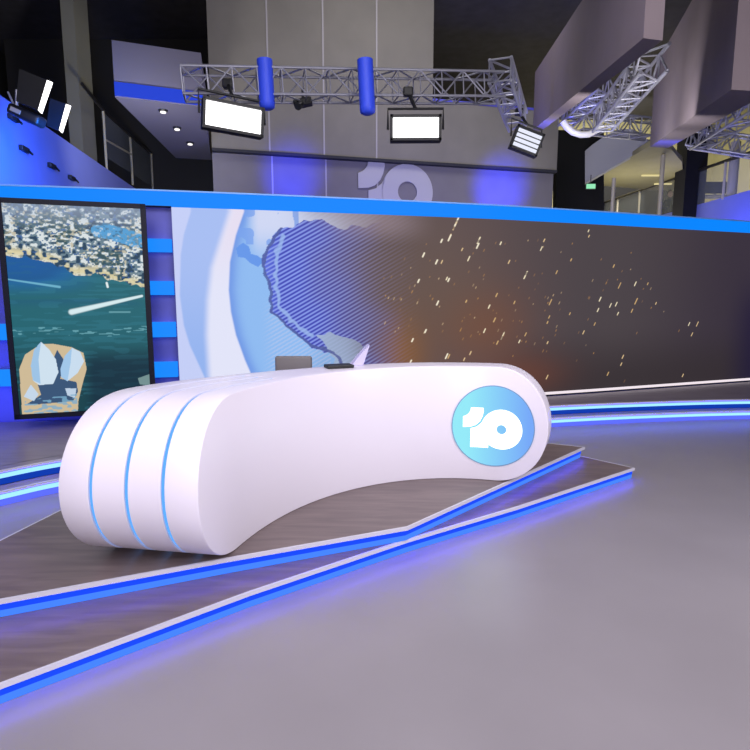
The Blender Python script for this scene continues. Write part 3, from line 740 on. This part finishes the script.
# columns
for x0, x1, Y, m_, lb in ((684.5, 705.5, 16.8, M['dark'], 'black square column standing at right behind the balustrade'),):
    a = at(x0, 190, Y=Y); b_ = at(x1, 190, Y=Y); bm = B(); box(bm, ((a.x+b_.x)/2, Y+.3, 4.4), (b_.x-a.x, .6, 8.8)); settle_tag(obj('column', bm, m_), lb, 'column')
RA, RB = at(750, 190, z=4.25).xy, at(640, 221, z=4.25).xy
rd = (RB-RA).normalized(); rn = Vector((rd.y, -rd.x))
R0 = RA-rd*6; R1 = RA+rd*11
bm = B(); sweep(bm, [R1, R0], [(0, 2.6), (0, 4.25), (-.25, 4.25), (-.25, 2.6)]); tag(obj('trim_12', bm, M['parapet']), kind='structure')
bm = B(); sweep(bm, [R1, R0], [(-.25, 3.75), (-.25, 3.86), (-4, 3.86), (-4, 3.75)]); tag(obj('trim_13', bm, M['soffit']), kind='structure')
RP = (RA, RA+rd)
bal = thing('glass_balustrade', 'glass balustrade with dark sloping handrail above the purple parapet at right', 'balustrade', (*RA, 4.25))
ra_ = plane_hit(752, 152, *RP); rb_ = plane_hit(600, 204, *RP)
bm = B(); tube(bm, [ra_+(ra_-rb_)*.3, ra_, rb_], .045); obj('handrail', bm, M['rail'], bal)
for x in (726, 693, 640, 618):
    t = (752-x)/152; yy = 152+52*t; a = plane_hit(x, yy, *RP); bm = B(); tube(bm, [(a.x, a.y, 4.2), a], .035); obj('post', bm, M['post'], bal)
bm = B(); slab(bm, [ra_+Vector((0,0,-.06)), rb_+Vector((0,0,-.06)), Vector((rb_.x, rb_.y, 4.26)), Vector((ra_.x, ra_.y, 4.26))], (.012, 0, 0)); obj('glass_panel', bm, M['glass'], bal)
for x, y0, y1, Y, r, lb in ((663.2, 155, 212, 15.2, .055, 'pale thin pole standing behind the header, right of the exit sign and bulkhead'), (614, 178, 212, 15.2, .05, 'short pale pole standing behind the header below the bulkhead'), (736, 142, 205, 15.5, .12, 'pale round pole standing near the right edge behind the balustrade')):
    a = at(x, y0, Y=Y); bm = B(); z0_ = 0 if x < 700 else 0
    tube(bm, [(a.x, Y, z0_), (a.x, Y, a.z)], r, 12); settle_tag(obj('pole', bm, M['post'], smooth=50), lb, 'pole')
# two people on the mezzanine
def person(P, lab, shirt, face_rot):
    t = thing('person', lab, 'person', P)
    me = bpy.data.meshes.new('body'); bm = B()
    J = {'pelvis': (0,0,.5), 'chest': (0,0,.95), 'neck': (0,0,1.12), 'head': (0,-.01,1.22), 'crown': (0,0,1.36),
         'ls': (-.19,0,1.05), 'le': (-.27,-.05,.8), 'lh': (-.15,-.3,.75), 'rs': (.19,0,1.05), 're': (.27,-.05,.8), 'rh': (.15,-.3,.75),
         'lk': (-.13,-.42,.52), 'lf': (-.13,-.42,.08), 'rk': (.13,-.42,.52), 'rf': (.13,-.42,.08)}
    R = {'pelvis': .16, 'chest': .15, 'neck': .055, 'head': .095, 'crown': .07, 'ls': .07, 'le': .045, 'lh': .035, 'rs': .07, 're': .045, 'rh': .035, 'lk': .07, 'lf': .05, 'rk': .07, 'rf': .05}
    ks = list(J); E_ = [('pelvis','chest'),('chest','neck'),('neck','head'),('head','crown'),('chest','ls'),('ls','le'),('le','lh'),('chest','rs'),('rs','re'),('re','rh'),('pelvis','lk'),('lk','lf'),('pelvis','rk'),('rk','rf')]
    me.from_pydata([J[k] for k in ks], [(ks.index(a), ks.index(c)) for a, c in E_], [])
    o = bpy.data.objects.new('body', me); COL.objects.link(o); o.parent = t
    sk = o.modifiers.new('skin', 'SKIN')
    for i, k_ in enumerate(ks): me.skin_vertices[0].data[i].radius = (R[k_], R[k_]*.8); me.skin_vertices[0].data[i].use_root = (i == 0)
    o.modifiers.new('sub', 'SUBSURF').levels = 1; o.modifiers['sub'].render_levels = 2; me.materials.append(shirt)
    bm = B(); tmp = B(); bmesh.ops.create_uvsphere(tmp, u_segments=14, v_segments=10, radius=1); add(bm, tmp, Matrix.Translation(P+Vector((0,-.02,1.27)))@Matrix.Diagonal((.085, .1, .125, 1)))
    obj('face', bm, M['skin'], t, smooth=60)
    bm = B(); tmp = B(); bmesh.ops.create_uvsphere(tmp, u_segments=14, v_segments=10, radius=1); add(bm, tmp, Matrix.Translation(P+Vector((0,.015,1.31)))@Matrix.Diagonal((.092, .1, .11, 1)))
    obj('hair', bm, M['hair'], t, smooth=60)
    bm = B(); rbox(bm, P+Vector((0,.02,.42)), (.45,.42,.06), None, .02); rbox(bm, P+Vector((0,.24,.75)), (.42,.05,.5), None, .02); tube(bm, [P+Vector((0,.05,.02)), P+Vector((0,.05,.4))], .03); tube(bm, [P+Vector((0,.05,0)), P+Vector((0,.05,.03))], .22, 12)
    c = settle_tag(obj('office_chair', bm, M['black']), 'dark office chair under the '+lab.split(' seated')[0], 'chair')
    return t
def mezz(px, py):   # a point on the mezzanine floor a little behind the parapet
    P = plane_hit(px, py, RA+rn*.9, RA+rn*.9+rd); return Vector((P.x, P.y, 3.86))
PP = [mezz(681, 200), mezz(669.5, 200)]
person(PP[0], 'person in pale grey top seated behind the right balustrade beside the dark column', M['shirt'], 0)
person(PP[1], 'person in dark top seated just left of the grey dressed one, beside the pale pole', mat('dark shirt', (60, 62, 80), .8), 0)
P = mezz(717, 195)
bm = B(); rbox(bm, P+Vector((0,0,.72)), (1.1, .5, .04), None, .01)
for sx_ in (-.5, .5):
    for sy_ in (-.2, .2): tube(bm, [P+Vector((sx_, sy_, 0)), P+Vector((sx_, sy_, .7))], .02)
settle_tag(obj('table', bm, M['wdesk']), 'white table on the mezzanine right of the dark column', 'table')
bm = B(); rbox(bm, P+Vector((-.05,0,.98)), (.62, .04, .34), None, .01); tube(bm, [P+Vector((-.05,.02,.745)), P+Vector((-.05,.02,.9))], .03); rbox(bm, P+Vector((-.05,0,.75)), (.25,.18,.015), None, .004)
settle_tag(obj('monitor', bm, M['black']), 'black monitor on the white mezzanine table', 'monitor')

# beams
def beam(corners, m, lb, thick):
    bm = B(); slab(bm, corners, thick); return tag(obj('ceiling_beam', bm, m), kind='structure')
def hung_beam(name, fa, fb, vp, Yf, ln, hgt):
    """sloping beam: far bottom corners at two photo points, running towards the camera"""
    d = at(*vp, Y=1.0)-Vector((0, 0, CAMH)); a, c = at(*fa, Y=Yf), at(*fb, Y=Yf)
    bm = B(); slab(bm, [a, c, c-d*ln, a-d*ln], (0, 0, hgt)); tag(obj(name, bm, M['beam']), kind='structure')
hung_beam('trim_14', (650, 147), (668, 148), (582, 195), 13.0, 7.0, 1.7)
hung_beam('trim_15', (533, 130), (541, 131), (455, 195), 13.0, 7.5, 1.2)

# trusses
def truss(name, a, b_, w_, lb, bays=8, r=.028, group='lighting trusses under the ceiling'):
    a, b_ = Vector(a), Vector(b_); d = (b_-a).normalized(); side = d.cross(Vector((0,0,1))).normalized(); up = side.cross(d)
    t = thing(name, lb, 'truss', (a+b_)/2, group)
    offs = [(-1,-1),(1,-1),(1,1),(-1,1)]
    cn = lambda k, q: a+(b_-a)*q+(side*offs[k][0]+up*offs[k][1])*w_/2
    for k_ in range(4): bm = B(); tube(bm, [cn(k_, 0), cn(k_, 1)], r); obj('chord', bm, M['steel'], t)
    bm = B()
    for i in range(bays):
        for k_ in range(4):
            k2 = (k_+1)%4
            p_, q_ = (cn(k_, i/bays), cn(k2, (i+1)/bays)) if i % 2 else (cn(k2, i/bays), cn(k_, (i+1)/bays)); tube(bm, [p_, q_], r*.6, 6)
            tube(bm, [cn(k_, i/bays), cn(k2, i/bays)], r*.5, 6)
    obj('bracing', bm, M['steel'], t)
truss('lighting_truss', at(183, 84, Y=7.9), at(500, 88, Y=8.9), .34, 'long aluminium lighting truss crossing above the two white lamp panels', 14, .02)
truss('lighting_truss', at(578, 122, Y=14.4), at(668, 131, Y=15.2), .42, 'aluminium truss above the pale bulkhead and curved pipe', 8)
truss('lighting_truss', at(603, 122, Y=11.3), at(655, 58, Y=8.2), .34, 'steeply foreshortened aluminium truss right of the tube lamp', 8)
truss('lighting_truss', at(566, 118, Y=13.2), at(606, 80, Y=11.4), .34, 'slanting aluminium truss meeting the white curved pipe', 8)
truss('lighting_truss', at(500, 70, Y=9), at(518, 122, Y=11.5), .32, 'short aluminium truss carrying the four tube lamp', 5)
truss('lighting_truss', at(690, 138, Y=14.5), at(770, 150, Y=13.5), .4, 'aluminium truss at the right edge behind the big beam', 7)
truss('lighting_truss', at(700, 140, Y=14), at(775, 92, Y=10.5), .4, 'slanting aluminium truss at the right edge above the olive wall', 7)
# curved pipe
arc = [at(x, y, Y=12.4) for x, y in [(563,121),(567,127),(573,132),(581,134.5),(589,134),(597,130),(602,126)]]
bm = B(); tube(bm, arc, .07, 10); settle_tag(obj('curved_pipe', bm, M['pipe'], smooth=50), 'white curved pipe hanging above the black curtain', 'pipe')

# ------------------------------------------------------------------ lamps
def lamp(name, corners, lb, m, tubes=0, group=None, yoke_to=None, thick=.12, grp_dir=None):
    """panel lamp from four lens corners (top-left, top-right, bottom-right, bottom-left)"""
    c = [Vector(p) for p in corners]; cen = sum(c, Vector())/4
    X_ = ((c[1]-c[0])+(c[2]-c[3])).normalized(); Z_ = ((c[0]-c[3])+(c[1]-c[2])); Z_ = (Z_-X_*Z_.dot(X_)).normalized(); N_ = X_.cross(Z_)*-1
    if N_.y > 0 and grp_dir is None: N_ = -N_
    wx = ((c[1]-c[0]).length+(c[2]-c[3]).length)/2; wz = ((c[0]-c[3]).length+(c[1]-c[2]).length)/2
    rt = Matrix((X_, N_, Z_)).transposed()
    t = thing(name, lb, 'lamp', cen, group)
    bm = B(); rbox(bm, cen-N_*thick*.6, (wx+.08, thick, wz+.08), rt, .015); obj('housing', bm, M['black'], t)
    bm = B()
    for sx_, sz_, a_, b2 in [(-1,0,.035,wz+.08),(1,0,.035,wz+.08),(0,1,wx+.08,.035),(0,-1,wx+.08,.035)]:
        box(bm, cen+X_*sx_*(wx/2+.02)+Z_*sz_*(wz/2+.02)+N_*.02, (a_, .05, b2), rt)
    obj('frame', bm, M['black'], t)
    if tubes:
        for k_ in range(tubes):
            z_ = (k_+.5)/tubes-.5; bm = B(); tube(bm, [cen+Z_*z_*wz-X_*wx*.49+N_*.03, cen+Z_*z_*wz+X_*wx*.49+N_*.03], wz/tubes*.36, 10); obj('tube', bm, m, t)
    else:
        bm = B(); rbox(bm, cen+N_*.012, (wx, .02, wz), rt, .006); obj('diffuser', bm, m, t)
    if yoke_to is not None:
        top = Vector(yoke_to); bm = B()
        l_, r_ = cen-X_*(wx/2+.07)-N_*.06, cen+X_*(wx/2+.07)-N_*.06; u_ = Vector((0,0,wz/2+.14))
        tube(bm, [l_, l_+u_, r_+u_, r_], .018); tube(bm, [(l_+r_)/2+u_, top], .025); obj('yoke', bm, M['black'], t)
        bm = B(); rbox(bm, top, (.14, .12, .12), None, .02); obj('clamp', bm, M['black'], t)
    return t
Y = 7.6
lamp('panel_lamp', [at(206,100,Y=Y), at(262,111.5,Y=Y+.3), at(259,134.5,Y=Y+.3), at(205,125,Y=Y)], 'large tilted white panel lamp hanging at upper left centre beside the soffit', M['e_panel'], group='white panel lamps', yoke_to=at(228, 84, Y=8.1))
Y = 8.2
lamp('panel_lamp', [at(393,118,Y=Y), at(438,118,Y=Y), at(439,138,Y=Y), at(393,138.5,Y=Y)], 'level white panel lamp hanging from the truss above the numeral sign', M['e_panel'], group='white panel lamps', yoke_to=at(408, 92, Y=8.4))
Y = 10.5
lamp('tube_lamp', [at(518,127,Y=Y), at(541,136,Y=Y), at(536,155,Y=Y), at(513,146,Y=Y)], 'tilted lamp with four white tubes hanging right of the panel lamps', M['e_tube'], tubes=4, yoke_to=at(519, 112, Y=10.6))
# floodlights seen edge-on at left
def edge_lamp(P0, P1, body, lb, Y, w_):
    a, c = at(*P0, Y=Y), at(*P1, Y=Y); t = thing('flood_lamp', lb, 'lamp', (a+c)/2, 'floodlights seen from the side at upper left')
    d = (a-c).normalized(); out = Vector((0, 1, 0)).cross(d).normalized()
    if out.x < 0: out = -out
    bm = B(); slab(bm, [a-out*.02, c-out*.02, c-out*(w_*.8), a-out*w_], (0, .14, 0)); obj('housing', bm, M['black'], t)
    bm = B(); slab(bm, [a, c, c-out*.018, a-out*.018], (0, .10, 0)); obj('back_rim', bm, M['black'], t)
    bm = B(); slab(bm, [a+out*.055, c+out*.04-d*.02, c+out*.0, a+out*.0], (0, .03, 0)); obj('diffuser', bm, M['e_panel'], t)
    return t
edge_lamp((47, 80), (38, 110), None, 'dark floodlight with glowing right edge, nearest the left frame edge', 7.0, .34)
edge_lamp((66, 104), (59, 130), None, 'dark floodlight with glowing edge, hanging in front of the column', 8.0, .22)
P = at(27, 116, Y=7.2); t = thing('ballast_box', 'dark rounded ballast box with pale plate hanging under the left floodlight', 'box', P)
rt = Matrix.Rotation(-.0, 3, 'Z')@Matrix.Rotation(.42, 3, 'Y')
bm = B(); rbox(bm, P, (.40, .2, .13), rt, .04, 3); obj('case', bm, M['black'], t, smooth=40)
bm = B(); rbox(bm, P+rt@Vector((-.08, -.105, .0)), (.13, .012, .05), rt, .004); obj('plate', bm, M['joint'], t)
bm = B(); tube(bm, [P+Vector((-.12,0,.06)), at(17, 90, Y=7.2)], .02); tube(bm, [P+Vector((-.12,0,.06)), at(8, 92, Y=7.2)], .012); obj('bracket', bm, M['steel'], t)
# blue hanging tubes
for x, y1, lb in ((267, 108, 'blue painted tube hanging from the truss beside the tilted panel lamp'), (367.5, 113, 'blue painted tube hanging from the truss left of the level panel lamp')):
    a = at(x-2.5, 60, Y=8.0); c = at(x, y1-5, Y=8.0); e = (c-a)
    t = thing('hanging_tube', lb, 'tube', c, 'blue tubes hanging from the truss')
    bm = B(); tube(bm, [a, a+e*.55, c], .105, 16, True); obj('tube', bm, M['bluepost'], t, smooth=50)
    bm = B(); tube(bm, [c, c+e.normalized()*.06, c+e.normalized()*.085], [.108, .1, .06], 16); obj('end_cap', bm, M['bluepost'], t, smooth=60)
# small camera-like spot on truss
P = at(303, 103, Y=8.4); bm = B(); rbox(bm, P, (.26, .16, .1), Matrix.Rotation(-.2, 3, 'Y'), .02); tube(bm, [P, P+Vector((.0,0,.2))], .02); tube(bm, [P+Vector((-.02,-.05,-.03)), P+Vector((-.05,-.16,-.1))], .05, 10)
settle_tag(obj('spotlight', bm, M['black']), 'small black spotlight hanging from the truss between the blue tubes', 'spotlight')

# ------------------------------------------------------------------ light
def area(loc, target, size, power, col=(1, 1, 1), sy=None):
    l = bpy.data.lights.new('studio_or_fill_light', 'AREA'); l.energy = power; l.size = size; l.color = col
    if sy: l.shape = 'RECTANGLE'; l.size_y = sy
    o = bpy.data.objects.new('studio_or_fill_light', l); COL.objects.link(o); o.location = loc
    o.rotation_euler = (Vector(target)-Vector(loc)).to_track_quat('-Z', 'Y').to_euler(); return o
def spot(loc, target, power, col, ang=60, blend=.8, size=.2):
    l = bpy.data.lights.new('spot_light', 'SPOT'); l.energy = power; l.color = col; l.spot_size = math.radians(ang); l.spot_blend = blend; l.shadow_soft_size = size
    o = bpy.data.objects.new('spot_light', l); COL.objects.link(o); o.location = loc
    o.rotation_euler = (Vector(target)-Vector(loc)).to_track_quat('-Z', 'Y').to_euler(); return o
area((-1.5, -1.5, 5.0), (-.3, 3.6, .5), 2.2, 165, (.98, .94, 1))
area((3.2, -.5, 5.2), (.5, 4.2, .4), 2.0, 165, (1, .95, .98))
area((0, 4.8, 6.0), (0, 4.2, 0), 2.6, 95, (1, .96, .98))
area((-4.5, 2.0, 4.5), (-1.3, 3.0, .6), 1.6, 75, (.95, .93, 1))
area((1, 10.5, 8.5), (1, 14, 4.5), 3.0, 200, (1, .97, .95))
area((9.5, 20, 8.0), (9.5, 22, 4), 2.5, 900, (1, .95, .8))
BL_ = (.015, .03, 1)
P = plane_hit(292, 185, BA, BB_); spot((P.x+.2, 11.0, 2.9), (P.x, P.y, P.z+.2), 1500, BL_, 34, 1)
P = plane_hit(500, 190, BA, BB_); spot((P.x+.2, 12.0, 2.9), (P.x, P.y, P.z), 2600, BL_, 34, 1)
P = plane_hit(15, 180, LA, LB); spot((-3.6, 7.0, 3.4), (P.x, P.y+.8, P.z+.1), 560, (.02, .2, 1), 120, 1)
P = at(680, 190, z=4.0); spot((8.0, 14.2, 2.4), (9.3, 14.8, 3.7), 300, (.15, .18, 1), 120, 1)
area((7.8, 17.5, 3.2), (7.6, 17.2, 6.5), 1.6, 45, (1, .93, .75))
area((3.8, 10.5, 3.2), (6.8, 15.5, 5.6), 1.2, 70, (1, 1, .95))  # added fill to brighten the pipe and bulkhead
P = at(652, 140, Y=12.8); spot((P.x-.35, P.y-1.2, P.z-1.7), (P.x, P.y-.9, P.z), 260, (.05, .07, 1), 75, 1)
P = at(540, 122, Y=12.8); spot((P.x-.35, P.y-1.2, P.z-1.7), (P.x, P.y-.9, P.z), 260, (.05, .07, 1), 75, 1)
area((3.5, 8.5, 3.4), (5.5, 12.5, 5.8), 1.5, 60, (1, .97, .98))
area((-4.4, 5.2, .5), (-3.6, 5.9, .6), .5, 14, (.05, .1, 1))

area((4.6, 1.6, 2.6), (-.9, 3.4, .6), 1.5, 105, (1, .96, 1))  # added fill from the right for the left part of the desk face
area((.3, -3.2, 2.6), (.1, 3.6, .6), 3.2, 205, (.99, .95, 1))  # added soft front fill behind the camera to even out the desk
spot((-3.2, 8.6, 3.1), (-4.8, 12.5, 5.2), 500, (1, .97, .93), 80, 1)  # added behind the header, unseen, to brighten soffit and posts
area((1.0, 10.5, 2.0), (1.2, 14, 4.0), 3.0, 130, (.2, .2, 1), sy=.6)  # added blue fill to tint the lower back wall
w = bpy.data.worlds.new('world'); scene.world = w; w.use_nodes = True
w.node_tree.nodes['Background'].inputs[0].default_value = (.62, .62, .78, 1); w.node_tree.nodes['Background'].inputs[1].default_value = .22
vs = scene.view_settings; vs.view_transform = 'Standard'; vs.look = 'None'; vs.gamma = 1; vs.exposure = 0; vs.use_curve_mapping = False
